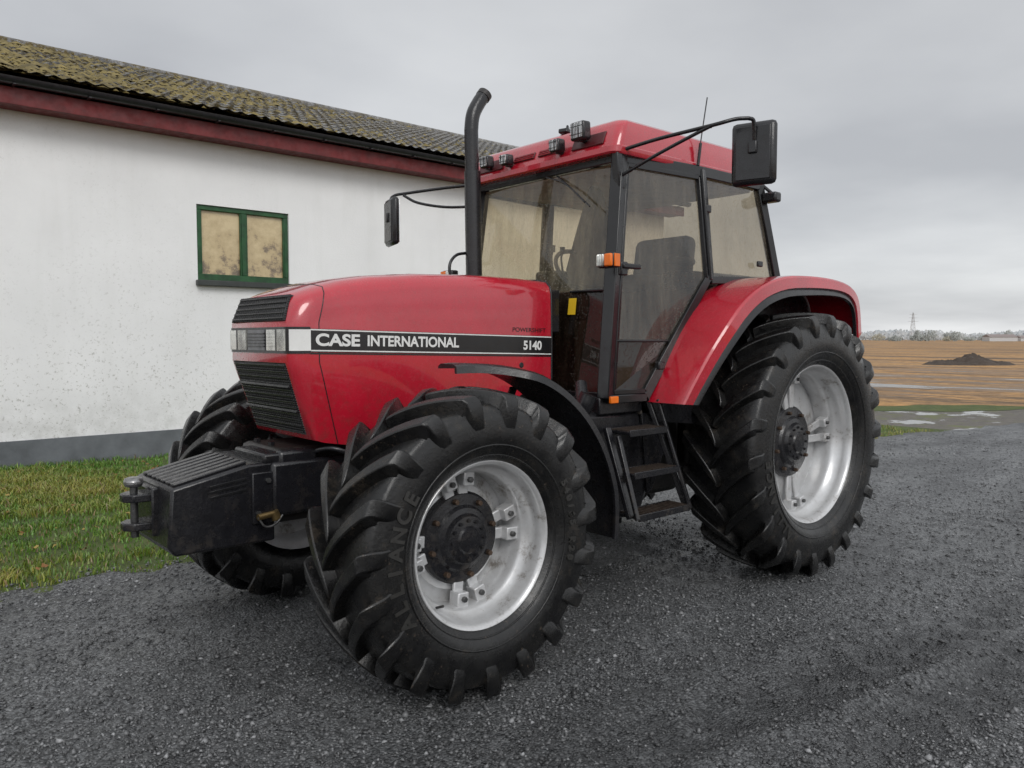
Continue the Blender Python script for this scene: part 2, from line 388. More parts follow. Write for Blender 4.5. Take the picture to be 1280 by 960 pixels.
text('international_lettering','INTERNATIONAL',3.045,2.480,1.600,.055,.386,WHT,.03,-.019)
text('model_number','5140',2.01,1.865,1.573,.054,.386,WHT,.035,-.019)
text('powershift_lettering','POWERSHIFT',2.09,1.83,1.665,.025,.3815,DECB,.01,-.019)
def noseband(name,ya,yb,z0,z1,off,mat):
    full=[(3.345,.380),(3.385,.372),(3.412,.360),(3.432,.343),(3.440,.325)]
    full=full+[(3.440,y) for y in np.linspace(.30,-.30,25)]+[(x,-y) for x,y in full[::-1]]
    P=[(x,y) for x,y in full if min(ya,yb)-1e-6<=y<=max(ya,yb)+1e-6]
    V=[];F=[]
    for i,(x,y) in enumerate(P):
        a=np.array(P[max(0,i-1)]);b=np.array(P[min(len(P)-1,i+1)]);d=b-a;nn=np.array([-d[1],d[0]]);nn=nn/np.linalg.norm(nn)
        if nn[0]<0 : nn=-nn
        if abs(nn[0])<.1: nn=np.array([0,np.sign(y)])
        for o in(off,-.01):
            for z in(z0,z1): V.append((x+nn[0]*o,y+nn[1]*o,z))
    m=len(P)
    for i in range(m-1):
        a=i*4;b=a+4
        F+=[(a,a+1,b+1,b),(a+2,b+2,b+3,a+3),(a+1,a+3,b+3,b+1),(a,b,b+2,a+2)]
    F+=[(0,1,3,2),((m-1)*4,(m-1)*4+1,(m-1)*4+3,(m-1)*4+2)]
    return mk(name,V,F,mat,T,angle=30)
noseband('headlight_surround',.38,-.38,1.543,1.668,.004,BLK)
noseband('headlight_left',.34,.12,1.556,1.656,.010,LENS)
noseband('corner_lamp_left',.381,.343,1.556,1.656,.009,WHT)
noseband('headlight_right',-.34,-.12,1.556,1.656,.010,LENS)
noseband('corner_lamp_right',-.381,-.343,1.556,1.656,.009,WHT)
noseband('nose_badge_plate',.10,-.10,1.556,1.656,.009,simple('grey_badge',(.16,.16,.17),.4))
for z in(1.575,1.59,1.605,1.62,1.637): noseband('badge_bar',.10,-.10,z-.003,z+.003,.012,BLK)
for s in(1,-1): box('headlight_divider',(3.448,s*.235,1.606),(.010,.008,.1),BLK,T,bevel=.001)
def grille(name,bl,tl,nsl):
    (xb,wb,zb),(xt,wt,zt)=bl,tl
    nrm=Vector((zt-zb,0,xb-xt)).normalized()
    P=[Vector((xb,wb,zb)),Vector((xb,-wb,zb)),Vector((xt,-wt,zt)),Vector((xt,wt,zt))]
    V=[p+nrm*.006 for p in P]+[p-nrm*.02 for p in P]
    mk(name,V,[(0,1,2,3),(4,5,6,7)]+[(i,(i+1)%4,4+(i+1)%4,4+i) for i in range(4)],GRIL,T,smooth=False,bevel=.004)
    parts=[]
    M=Matrix((nrm,Vector((0,1,0)),nrm.cross(Vector((0,1,0))))).transposed()
    for i in range(nsl):
        f=(i+.5)/nsl; c=P[0].lerp(P[3],f); hw=c.y-.012
        c=Vector((c.x,0,c.z))+nrm*.008
        parts.append(boxv(c,(.008,2*hw,.008),M))
    nv=26
    for i in range(nv):
        y=(-1+2*(i+.5)/nv); a=P[0].lerp(P[1],(1-y)/2)+nrm*.006; b=P[3].lerp(P[2],(1-y)/2)+nrm*.006
        parts.append(beamv(a.lerp(b,.02),a.lerp(b,.98),.004,.004))
    multi(name+'_slats',parts,BLK,T,bevel=.0015)
grille('upper_grille',(3.440,.318,1.695),(3.396,.292,1.822),5)
grille('lower_grille',(3.326,.292,1.150),(3.436,.312,1.500),12)
for z in(1.265,1.385):
    x=3.44-.32*(1.5-z); box('grille_crossbar',(x+.012,0,z),(.014,.60,.014),BLK,T,bevel=.003)
# ---- exhaust
tube('exhaust_stack',[(1.83,-.30,1.85),(1.84,-.30,2.35),(1.85,-.30,2.88),(1.85,-.30,2.98),(1.835,-.30,3.07),(1.79,-.30,3.15),(1.740,-.30,3.215)],.046,BLKM,T)
tube('exhaust_heat_shield',[(1.83,-.30,1.93),(1.843,-.30,2.70)],.054,BLK,T,smooth=False)
cyl('exhaust_mouth',(1.757,-.30,3.192),(1.735,-.30,3.220),.049,CAST,T)
cyl('exhaust_collar',(1.83,-.30,1.955),(1.83,-.30,1.985),.075,BLKM,T)
tube('service_handle',[(1.93,-.34,1.93),(1.99,-.345,2.02),(1.99,-.35,2.10),(1.93,-.36,2.16),(1.84,-.36,2.18)],.010,BLKM,T)

# ---- cab frame
AB=(1.65,.70,1.26);AT=(1.475,.645,2.70);BT=(.76,.705,2.70);BB=(.74,.765,1.99);CT=(.06,.69,2.69);CB=(-.10,.745,2.03);DB=(1.35,.74,1.26)
def m(p_,s): return (p_[0],p_[1]*s,p_[2])
for s in(1,-1):
    beam('a_pillar',m(AB,s),m(AT,s),.075,.085,FRAME,T)
    beam('b_pillar',m(BB,s),m(BT,s),.065,.055,FRAME,T)
    beam('c_pillar',m(CB,s),m(CT,s),.06,.055,FRAME,T)
    beam('door_sill',m((AB[0],AB[1]+.01,AB[2]),s),m(DB,s),.06,.05,FRAME,T)
    beam('door_rear_lower_frame',m(DB,s),m((BB[0]+.02,BB[1],BB[2]+.02),s),.05,.055,FRAME,T)
    beam('side_window_sill',m(BB,s),m(CB,s),.05,.05,FRAME,T)
    beam('roof_rail',m((AT[0],AT[1],2.685),s),m((BT[0],BT[1],2.685),s),.05,.07,FRAME,T)
    beam('roof_rail_rear',m((BT[0],BT[1],2.685),s),m(CT,s),.05,.07,FRAME,T)
    e=.012
    d1=(AB[0]-.05,AB[1]+e+.004,1.30); d2=(AT[0]-.045,AT[1]+e+.004,2.645); d3=(BT[0]+.045,BT[1]+e,2.645); d4=(BB[0]+.05,BB[1]+e,2.00); d5=(DB[0]+.01,DB[1]+e,1.30)
    loop=[d1,d2,d3,d4,d5]
    for i in range(5): beam('door_frame',m(loop[i],s),m(loop[(i+1)%5],s),.024,.030,FRAME,T,bevel=.004)
    zc=1.60
    q1=(1.565,.712,zc); q2=(1.075,.757,zc)
    beam('door_crossbar',m(q1,s),m(q2,s),.014,.016,FRAME,T)
    G=GL if s==1 else GLR
    mk('door_glass',[m((x,y-.004,z),s) for x,y,z in(q1,d2,d3,d4,q2)],[(0,1,2,3,4)],G,T,smooth=False)
    mk('door_lower_glass',[m((x,y-.004,z),s) for x,y,z in(d1,q1,q2,d5)],[(0,1,2,3)],GLD,T,smooth=False)
    mk('rear_side_glass',[m(BB,s),m(BT,s),m(CT,s),m(CB,s)],[(0,1,2,3)],G,T,smooth=False)
    box('door_handle',m((1.50,.755,2.035),s),(.15,.035,.03),BLK,T,rot=(0,0,-.06*s))
    box('door_lock',m((1.55,.74,2.02),s),(.06,.03,.08),BLK,T)
    box('side_window_catch',m((.16,.775,2.13),s),(.06,.02,.04),BLK,T)
    for z in(1.45,2.45): box('door_hinge',m((.74 if z>2 else 1.24,.775 if z<2 else .745,z),s),(.06,.03,.05),BLK,T)
def fx(z): return AB[0]+(AT[0]-AB[0])*(z-AB[2])/(AT[2]-AB[2])
def fy(z): return AB[1]+(AT[1]-AB[1])*(z-AB[2])/(AT[2]-AB[2])
V=[];F=[]
for z in(1.28,1.90,2.64):
    for k in range(9):
        y=-1+2*k/8; V.append((fx(z)+.03*(1-y*y),y*(fy(z)-.02),z))
for i in range(2):
    for k in range(8): F.append((i*9+k,i*9+k+1,(i+1)*9+k+1,(i+1)*9+k))
ws=mk('windscreen',V,F,GLF,T); ws.data.materials.append(GLD)
for i,pl in enumerate(ws.data.polygons):
    if pl.center.z<1.8: pl.material_index=1
beam('windscreen_header',(1.50,-.65,2.685),(1.50,.65,2.685),.05,.07,FRAME,T)
beam('windscreen_split_bar_left',(fx(1.9)+.018,.68,1.90),(fx(1.9)+.028,.36,1.90),.016,.016,FRAME,T)
box('cowl_seal',(1.71,0,1.78),(.10,.66,.26),BLK,T)
beam('windscreen_sill',(1.66,-.70,1.27),(1.66,.70,1.27),.06,.06,FRAME,T)
mk('rear_glass',[(-.10,-.72,2.05),(-.10,.72,2.05),(.05,.67,2.66),(.05,-.67,2.66)],[(0,1,2,3)],GLR,T,smooth=False)
beam('rear_window_sill',(-.10,-.74,2.03),(-.10,.74,2.03),.05,.05,FRAME,T)
beam('rear_header',(.06,-.69,2.69),(.06,.69,2.69),.05,.05,FRAME,T)
tube('wiper_arm',[(1.53,.17,2.64),(1.575,.32,2.55),(1.60,.48,2.43)],.006,BLK,T)
tube('wiper_blade',[(1.56,.10,2.64),(1.585,.30,2.565),(1.60,.52,2.40)],.005,BLK,T)
mk('warning_sticker',[(fx(1.76)+.034,.36,1.76),(fx(1.76)+.028,.42,1.76),(fx(1.86)+.028,.42,1.86),(fx(1.86)+.034,.36,1.86)],[(0,1,2,3)],YEL,T,smooth=False)
# cab tub & interior
prism('cab_rear_tub',[(1.33,1.27),(.73,1.97),(-.12,2.0),(-.22,1.25),(.2,1.15),(1.33,1.15)],-.70,.70,INT,T)
box('cab_floor',(1.1,0,1.22),(1.2,1.40,.10),BLK,T)
box('dashboard',(1.42,0,1.84),(.22,.56,.18),BLK,T,rot=(0,-.3,0),bevel=.03)
box('dash_pedestal',(1.45,0,1.52),(.18,.36,.60),BLK,T,bevel=.03)
cyl('steering_column',(1.36,0,1.80),(1.14,0,2.06),.035,BLK,T)
sw=[]
q=Vector((-.22,0,.26)).normalized().to_track_quat('Z','Y').to_matrix()
for i in range(33):
    a=2*math.pi*i/32; v=Vector((1.13,0,2.07))+q@Vector((.20*math.cos(a),.20*math.sin(a),0)); sw.append(v)
tube('steering_wheel',sw,.015,BLK,T,smooth=False)
multi('steering_spokes',[cylv((1.13,0,2.07),sw[k],.012,n=8) for k in(0,11,21)],BLK,T)
box('seat_base',(.52,0,1.99),(.50,.54,.16),SEATM,T,bevel=.06)
box('seat_suspension',(.50,0,1.86),(.34,.36,.20),BLK,T)
box('seat_back',(.24,0,2.17),(.14,.52,.42),SEATM,T,rot=(0,-.15,0),bevel=.06)
for s in(1,-1): box('seat_armrest',(.46,s*.31,2.17),(.34,.07,.06),SEATM,T,bevel=.025)
box('armrest_console',(.72,-.50,2.02),(.60,.20,.20),BLK,T,bevel=.03)
box('fender_console_left',(.45,.56,2.0),(.80,.22,.12),BLK,T,bevel=.03)
for x,y in((.85,-.45),(.95,-.50),(.98,-.42)):
    tube('control_lever',[(x,y,2.05),(x+.03,y,2.20),(x+.02,y,2.26)],.008,BLK,T); cyl('lever_knob',(x+.02,y,2.25),(x+.02,y,2.30),.02,BLK,T)
box('headliner',(.78,0,2.66),(1.40,1.28,.03),BEI,T)
cv=[(1.30,.22,2.62),(1.29,.10,2.36),(1.28,-.02,2.08),(1.26,.02,1.95),(1.26,.38,1.92),(1.28,.42,2.10),(1.29,.34,2.40)]
V=[(x,y,z) for x,y,z in cv]+[(x-.10,y+.02,z) for x,y,z in cv]
k=len(cv)
mk('hanging_coat',V,[tuple(range(k)),tuple(range(k,2*k))]+[(i,(i+1)%k,k+(i+1)%k,k+i) for i in range(k)],simple('brown_coat',(.030,.022,.017),.9,bump=.8,bscale=14),T,bevel=.03)
# ---- roof
def rrect(x0,x1,hw,r,z,n=8,drop=0):
    out=[]
    for cx,cy,a0 in((x1-r,hw-r,0),(x0+r,hw-r,90),(x0+r,-hw+r,180),(x1-r,-hw+r,270)):
        for i in range(n+1):
            a=R_(a0+90*i/n); out.append((cx+r*math.cos(a),cy+r*math.sin(a),z))
    return out
L=[rrect(.02,1.52,.66,.05,2.690),rrect(-.03,1.575,.700,.06,2.692),rrect(-.035,1.585,.706,.06,2.702),rrect(-.035,1.582,.706,.06,2.735),rrect(-.03,1.566,.700,.06,2.742),rrect(-.03,1.545,.698,.06,2.80),rrect(-.02,1.515,.690,.06,2.865),rrect(-.01,1.500,.682,.065,2.892),rrect(.01,1.478,.662,.07,2.908),rrect(.04,1.44,.625,.07,2.918),rrect(.12,1.36,.55,.10,2.924),rrect(.4,1.1,.3,.12,2.930)]
V=[v for l in L for v in l]; n=len(L[0]); F=[]
for i in range(len(L)-1):
    for j in range(n): F.append((i*n+j,i*n+(j+1)%n,(i+1)*n+(j+1)%n,(i+1)*n+j))
F.append(tuple(range(n))); F.append(tuple(range((len(L)-1)*n,len(L)*n)))
mk('cab_roof',V,F,RED,T,angle=32)
DR=simple('recess_shade_red',(.07,.005,.008),.5)  # recess shade put into a darker red, on plates over the roof face
def roofx(z): return 1.545-(z-2.80)*.46
for y in(-.12,.12):
    box('roof_vent_recess',(roofx(2.80)+.002,y,2.80),(.012,.20,.045),DR,T,rot=(0,-.43,0),bevel=.003)
    for z in(2.788,2.80,2.812): box('roof_vent_slat',(roofx(z)+.010,y,z),(.008,.19,.005),RED,T,bevel=.001)
for s in(1,-1):
    box('roof_light_recess',(roofx(2.80)+.003,s*.46,2.80),(.012,.26,.085),DR,T,rot=(0,-.43,0),bevel=.004)
for y,k,z in((.44,1.15,2.855),(.24,.85,2.805),(-.24,.75,2.80),(-.45,.85,2.82)):
    x=1.60
    box('work_light_housing',(x,y,z),(.07,.100*k,.095*k),BLK,T,bevel=.014,rot=(0,.06,0))
    box('work_light_lens',(x+.036,y,z),(.006,.082*k,.076*k),WLENS,T,bevel=.002,rot=(0,.06,0))
    multi('work_light_guard',[boxv((x+.042,y,z+q*k),(.003,.09*k,.002)) for q in(-.02,.02)]+[boxv((x+.042,y+q*k,z),(.003,.002,.08*k)) for q in(-.02,.02)],BLK,T)
    box('work_light_bracket',(1.565,y,z-.045*k),(.08,.03,.02),BLK,T)
box('beacon_mount',(1.36,.10,2.945),(.16,.07,.03),BLK,T,rot=(0,-.1,.3)); tube('beacon_mount_loop',[(1.43,.15,2.94),(1.42,.15,2.975),(1.32,.06,2.985),(1.30,.05,2.94)],.008,BLK,T,smooth=False)
box('rear_work_light',(.03,.78,2.60),(.08,.11,.07),BLK,T,bevel=.015)
cyl('rear_light_bracket',(.03,.70,2.70),(.03,.78,2.63),.012,BLK,T)
tube('antenna',[(.80,.72,2.80),(.775,.725,2.95),(.735,.73,3.16)],.004,BLK,T,smooth=False)
tube('antenna_base',[(.81,.720,2.72),(.80,.73,2.86)],.010,BLK,T,smooth=False)
# ---- mirrors
for s in(1,-1):
    if s==1: E=(1.245,1.36,2.805);K=(1.373,1.22,2.774);MC=(1.17,1.35,2.628)
    else: E=(1.86,-1.19,2.68);K=(1.80,-1.02,2.67);MC=(1.89,-1.20,2.47)
    a1=(1.50,s*.66,2.715);a2=(1.51,s*.665,2.56)
    if s==1:
        tube('mirror_arm_upper',[a1,(1.44,.90,2.75),K,(1.30,1.31,2.80),E],.011,BLKM,T)
        tube('mirror_arm_lower',[a2,(1.45,.92,2.665),(1.385,1.18,2.76),(1.37,1.21,2.77)],.010,BLKM,T)
        tube('mirror_stem',[E,(1.22,1.375,2.79),(1.20,1.37,2.70),(1.19,1.36,2.62)],.011,BLKM,T)
    else:
        tube('mirror_arm_upper',[a1,(1.65,-.85,2.70),(1.80,-1.10,2.68),(1.88,-1.19,2.66),(1.90,-1.20,2.60),(1.90,-1.20,2.40)],.011,BLKM,T)
        tube('mirror_arm_lower',[a2,(1.66,-.84,2.56),(1.78,-1.02,2.60),(1.84,-1.12,2.66)],.010,BLKM,T)
    rz=.30*s
    box('mirror_housing',MC,(.055,.245,.345),BLK,T,rot=(0,0,rz),bevel=.026)
    M=Euler((0,0,rz)).to_matrix(); c=Vector(MC)+M@Vector((-.028,0,0))
    box('mirror_glass',c,(.006,.21,.31),MIRR,T,rot=(0,0,rz),bevel=.002)
    c=Vector(MC)+M@Vector((.032,0,.03)); box('mirror_clamp',c,(.03,.05,.07),BLK,T,rot=(0,0,rz))
    c=Vector(MC)+M@Vector((.029,0,0)); box('mirror_back_ridge',c,(.01,.19,.29),BLK,T,rot=(0,0,rz),bevel=.004)
box('pillar_bracket',(1.52,.67,2.60),(.05,.05,.22),BLK,T,rot=(0,.12,0))
box('pillar_bracket_right',(1.52,-.67,2.60),(.05,.05,.22),BLK,T,rot=(0,.12,0))
for s in(1,-1):
    box('indicator_housing',(1.69,s*.755,2.056),(.06,.12,.085),BLK,T,bevel=.01)
    box('indicator_lens',(1.726,s*.785,2.056),(.022,.055,.072),ORG,T,bevel=.008)
    box('position_lens',(1.726,s*.725,2.056),(.022,.055,.072),LENS,T,bevel=.008)
    box('indicator_side_lens',(1.69,s*.818,2.056),(.045,.01,.072),ORG,T,bevel=.003)
# ---- rear fenders
st=[(1.31,1.23,1.00),(1.25,1.34,1.02),(1.14,1.52,1.055),(1.02,1.68,1.085),(.87,1.83,1.105),(.68,1.945,1.12),(.42,2.015,1.125),(.1,2.035,1.125),(-.2,2.03,1.125),(-.42,2.005,1.125),(-.56,1.955,1.12),(-.64,1.86,1.115),(-.70,1.66,1.105)]
st=catmull(st,3)
for s in(1,-1):
    V=[];F=[];Vb=[];Fb=[]
    cx,cz=.25,1.15
    for (x,z,yo) in st:
        d=np.array([cx-x,cz-z]);d/=np.linalg.norm(d)
        pts=[(x+d[0]*.0,.735,z),(x,.80,z),(x+d[0]*.002,yo-.035,z+d[1]*.002),(x+d[0]*.006,yo-.010,z+d[1]*.006),(x+d[0]*.018,yo,z+d[1]*.018),(x+d[0]*.085,yo+.008,z+d[1]*.085),(x+d[0]*.095,yo-.015,z+d[1]*.095),(x+d[0]*.03,yo-.03,z+d[1]*.03),(x+d[0]*.025,.735,z+d[1]*.025)]
        V+=[(a,s*b,c) for a,b,c in pts]
        pb=[(x+d[0]*.082,yo-.004,z+d[1]*.082),(x+d[0]*.135,yo+.012,z+d[1]*.135),(x+d[0]*.14,yo-.01,z+d[1]*.14),(x+d[0]*.06,yo-.04,z+d[1]*.06)]
        Vb+=[(a,s*b,c) for a,b,c in pb]
    k=9;mm=len(st)
    for i in range(mm-1):
        for j in range(k): F.append((i*k+j,i*k+(j+1)%k,(i+1)*k+(j+1)%k,(i+1)*k+j))
        for j in range(4): Fb.append((i*4+j,i*4+(j+1)%4,(i+1)*4+(j+1)%4,(i+1)*4+j))
    F+=[tuple(range(k)),tuple(range((mm-1)*k,mm*k))]
    mk('rear_fender',V,F,RED,T,angle=32)
    mk('rear_fender_rubber_flare',Vb,Fb,BLK,T,angle=50)
    poly=[(x,z-.02) for x,z,_ in st]+[(-.55,1.2),(.2,1.0),(1.2,1.1)]
    prism('rear_fender_inner_wall',poly,s*.60,s*.728,BLK,T,bevel=0)
    box('rear_lamp',(-.665,s*.95,1.80),(.05,.20,.10),simple('red_lamp',(.5,.01,.01),.2),T,rot=(0,.3,0))
# ---- steps
WST=simple('worn_step_rust',(.060,.045,.036),.45,var=.5,scale=30)
for s in(1,-1):
    parts=[]
    zs=[(1.075,.80,1.30,1.64),(.84,.85,1.25,1.655),(.61,.90,1.20,1.675)]
    for z,y,x0,x1 in zs:
        parts.append(boxv(((x0+x1)/2,s*y,z),(x1-x0,.16,.020)))
        parts.append(boxv(((x0+x1)/2,s*(y+.078),z-.002),(x1-x0,.010,.040)))
        parts.append(boxv(((x0+x1)/2,s*(y-.078),z-.002),(x1-x0,.010,.040)))
    multi('step_treads',parts,BLKM,T,bevel=.004)
    par=[]
    for z,y,x0,x1 in zs:
        for i in range(14): par.append(boxv((x0+(i+.5)*(x1-x0)/14,s*y,z+.013),(.007,.14,.008)))
    multi('step_grip_teeth',par,WST,T)
    par=[beamv((1.29,s*.72,1.25),(1.18,s*.93,.60),.05,.03),beamv((1.29,s*.80,1.25),(1.20,s*.98,.60),.04,.02),
         beamv((1.68,s*.74,1.10),(1.685,s*.93,.60),.045,.03),beamv((1.67,s*.82,1.06),(1.685,s*.98,.60),.03,.02)]
    multi('step_stringers',par,BLKM,T,bevel=.005)
    prism('step_side_plate',[(1.33,1.24),(1.08,1.24),(1.10,.90),(1.22,.66),(1.26,.66)],s*.68,s*.70,BLKM,T,bevel=.004)
    box('side_reflector',(1.66,s*.775,1.262),(.065,.02,.04),ORG,T,bevel=.004)
prism('fuel_tank',[(1.20,.70),(1.30,1.18),(1.95,1.20),(2.02,1.10),(2.02,.62),(1.9,.52),(1.3,.52)],.34,.68,BLK,T,bevel=.04)
prism('battery_box',[(1.20,.70),(1.30,1.18),(1.95,1.20),(2.02,1.10),(2.02,.62),(1.9,.52),(1.3,.52)],-.68,-.34,BLK,T,bevel=.04)
tube('tank_filler_neck',[(1.86,.62,1.1),(1.86,.72,1.22),(1.84,.75,1.30)],.05,BLK,T)
tube('air_hose',[(1.75,.60,1.35),(1.84,.70,1.20),(1.84,.73,.95),(1.80,.70,.70)],.035,BLK,T)
box('gearbox',(1.2,0,.82),(1.6,.60,.62),CAST,T,bevel=.05)
box('engine_block',(2.35,0,1.05),(1.1,.52,.80),CAST,T,bevel=.04)
box('engine_side_cover',(2.5,.29,1.15),(.7,.10,.35),CAST,T,bevel=.03)
box('sump',(2.4,0,.62),(.9,.36,.25),CAST,T,bevel=.05)
box('front_bolster',(3.10,0,.90),(.70,.44,.36),CAST,T,bevel=.03)
cyl('front_axle_beam',(2.88,-.72,.66),(2.88,.72,.66),.085,CAST,T)
cyl('front_diff',(2.88,-.15,.66),(2.88,.15,.66),.19,CAST,T)
for s in(1,-1):
    cyl('front_hub_housing',(2.88,s*.66,.695),(2.88,s*.90,.695),.17,CAST,T,bevel=.02)
    cyl('steering_cylinder',(2.72,s*.20,.72),(2.72,s*.66,.72),.03,SILV,T)
    cyl('rear_axle',(0,s*.1,RZ),(0,s*.93,RZ),.13,CAST,T)
    tube('hydraulic_hose',[(3.30,s*.16,1.02),(3.22,s*.34,1.08),(3.05,s*.40,.98),(2.92,s*.45,.80)],.012,BLK,T)
box('rear_axle_housing',(0,0,.95),(.6,.62,.6),CAST,T,bevel=.05)
box('drawbar_frame',(-.45,0,.55),(.5,.3,.25),CAST,T)
for s in(.25,-.25): beam('lift_arm',(-.1,s,.55),(-.95,s*1.4,.60),.05,.08,BLKM,T)
# ---- front fenders
for s in(1,-1):
    V=[];F=[]
    cx,cz=2.88,.695; cnt=30
    for i in range(cnt):
        t=i/(cnt-1); a=R_(-1+t*-97); r=.80+.12*min(1,t*1.2)
        d=(math.sin(a),math.cos(a))
        yi,yo=.735,.735+.36*min(1,.40+t*2.4)
        for (y,rr_) in((yi,r-.012),(yi+.02,r),(yo-.03,r),(yo,r-.012),(yo+.004,r-.045),(yo-.012,r-.045),(yo-.015,r-.02),(yi,r-.024)):
            V.append((cx+d[0]*rr_,s*y,cz+d[1]*rr_))
    for i in range(cnt-1):
        for j in range(8): F.append((i*8+j,i*8+(j+1)%8,(i+1)*8+(j+1)%8,(i+1)*8+j))
    F+=[tuple(range(8)),tuple(range((cnt-1)*8,cnt*8))]
    mk('front_fender',V,F,BLK,T,angle=50)
    tube('front_fender_bracket',[(2.80,s*.60,.75),(2.45,s*.62,1.05),(2.45,s*.80,1.36)],.02,BLKM,T)
# ---- front weight / hitch block
prism('front_weight_block',[(3.48,.655),(3.94,.655),(3.97,.70),(3.95,.955),(3.60,1.03),(3.48,1.03)],-.26,.26,BLKM,T,bevel=.012)
parts=[]
for y in np.linspace(-.20,.20,7): 
    parts.append(beamv((3.60,y,1.036),(3.93,y,.965),.045,.012))
multi('weight_top_ribs',parts,BLKM,T,bevel=.004)
for i,z in enumerate((.935,.91,.885)):
    box('weight_side_slot',(3.70,.2605,z+.02),(.17,.006,.012),DECB,T,rot=(0,.12,0),bevel=.001)
box('weight_side_plate',(3.545,.268,.87),(.10,.02,.24),BLKM,T,bevel=.006)
for x,z in((3.52,.95),(3.57,.80)): cyl('weight_bolt',(x,.275,z),(x,.292,z),.012,STEEL,T,n=6)
box('front_hitch_frame',(3.30,0,.90),(.40,.56,.26),BLKM,T,bevel=.02)
box('front_hitch_top',(3.40,.08,1.045),(.26,.36,.05),BLKM,T,bevel=.012)
box('front_hitch_link',(3.36,.24,1.03),(.20,.06,.10),BLKM,T,bevel=.02)
for y in(.05,-.12): cyl('hitch_bolt',(3.40,y,1.06),(3.40,y,1.10),.018,BLKM,T,n=6)
for z in(.765,.895): 
    v=[(3.95,-.085),(4.05,-.075),(4.085,-.035),(4.085,.015),(4.05,.055),(3.95,.065)]; k=6
    mk('hitch_jaw',[(a,b,z-.018) for a,b in v]+[(a,b,z+.018) for a,b in v],[tuple(range(6)),tuple(range(6,12))]+[(i,(i+1)%6,6+(i+1)%6,6+i) for i in range(6)],BLKM,T,bevel=.006)
box('hitch_jaw_back',(3.965,-.01,.83),(.035,.20,.22),BLKM,T)
STEEL2=simple('galvanised_pin',(.28,.28,.28),.3,metal=.8,var=.4,scale=30)
cyl('hitch_pin',(4.03,-.01,.71),(4.03,-.01,.955),.017,STEEL,T)
cyl('hitch_pin_head',(4.03,-.01,.940),(4.03,-.01,.985),.042,STEEL2,T,bevel=.018)
cyl('hydraulic_coupling',(3.50,.29,.79),(3.58,.30,.785),.015,BRASS,T)
cyl('hydraulic_coupling_cap',(3.485,.29,.765),(3.50,.29,.80),.022,BRASS,T)
tube('coupling_chain',[(3.58,.30,.785),(3.55,.31,.74),(3.50,.31,.745),(3.46,.30,.78)],.005,STEEL,T)

# ================================================================== BUILDING
B=empty('farm_building')
def plaster():
    n=N('white_plaster')
    base=n.ramp(n.noise(.9,6),[(.3,(.76,.76,.76)),(.7,(.83,.83,.83))])
    spot=n.ramp(n.noise(30,5,.75),[(.57,0.0),(.64,1.0)]); area=n.ramp(n.noise(.7,3),[(.42,0.0),(.60,1.0)])
    hgt=n.ramp(n.math('MULTIPLY',n.z()[2],.25),[(.30,1.0),(.75,.20)])
    f=n.math('MULTIPLY',n.math('MULTIPLY',n.math('MULTIPLY',spot,area),hgt),.8)
    c=n.mix(f,base,(.36,.35,.32))
    st=n.ramp(n.noise(1.0,5,.6,n.mapv((3,3,.30))),[(.5,0.0),(.8,.22)])
    c=n.mix(st,c,(.58,.58,.55))
    low=n.math('MULTIPLY',n.ramp(n.z()[2],[(.35,1.0),(1.0,0.0)]),n.ramp(n.noise(5,8,.7),[(.4,0.0),(.7,.5)]))
    c=n.mix(low,c,(.36,.36,.33))
    n.set('Base Color',c).set('Roughness',.85); n.bump(n.noise(45,7,.7),.4,.01); return n.m
PL=plaster(); PLG=simple('grey_plinth_render',(.12,.13,.14),.7,bump=.3,scale=3)
WY=-7.65; X0,X1=-9.5,14.0
mk('wall_body',[(X0,WY,.33),(X1,WY,.33),(X1,WY,4.62),(X0,WY,4.62),(X0,WY-9.5,.33),(X1,WY-9.5,.33),(X1,WY-9.5,4.62),(X0,WY-9.5,4.62),(X0,WY-4.75,6.55),(X1,WY-4.75,6.55)],
   [(4,5,6,7),(0,4,7,8,3),(1,2,9,6,5)],PL,B,smooth=False,recalc=False)
wx0,wx1,wz0,wz1=-.34,1.05,2.46,3.53
xs=[X0,wx0,wx1,X1]; zs=[.33,wz0,wz1,4.62]; V=[];F=[]
for z in zs:
    for x in xs: V.append((x,WY,z))
for i in range(3):
    for j in range(3):
        if i==1 and j==1: continue
        F.append((i*4+j+1,i*4+j,i*4+4+j,i*4+4+j+1))
o=len(V)
rv=[(wx0,wz0),(wx1,wz0),(wx1,wz1),(wx0,wz1)]
V+=[(x,WY,z) for x,z in rv]+[(x,WY-.22,z) for x,z in rv]
for i in range(4): F.append((o+i,o+(i+1)%4,o+4+(i+1)%4,o+4+i))
mk('front_wall',V,F,PL,B,smooth=False,recalc=False)
box('plinth',((X0+X1)/2,WY-4.75,.15),(X1-X0+.03,9.53,.38),PLG,B,bevel=.005)
GRN=simple('green_window_paint',(.012,.065,.020),.45,bump=.3,var=.5)
yw=WY-.06
def wf(name,x0,x1,z0,z1,y=yw,d=.07): box(name,((x0+x1)/2,y,(z0+z1)/2),(x1-x0,d,z1-z0),GRN,B,bevel=.006)
t=.06
wf('window_frame_bottom',wx0+.003,wx1-.003,wz0+.003,wz0+t+.03); wf('window_frame_top',wx0+.003,wx1-.003,wz1-t-.01,wz1-.003)
wf('window_frame_side_a',wx0+.003,wx0+t,wz0+t+.03,wz1-t-.01); wf('window_frame_side_b',wx1-t,wx1-.003,wz0+t+.03,wz1-t-.01)
mx=(wx0+wx1)/2; wf('window_mullion',mx-.035,mx+.035,wz0+t+.03,wz1-t-.01,yw+.006)
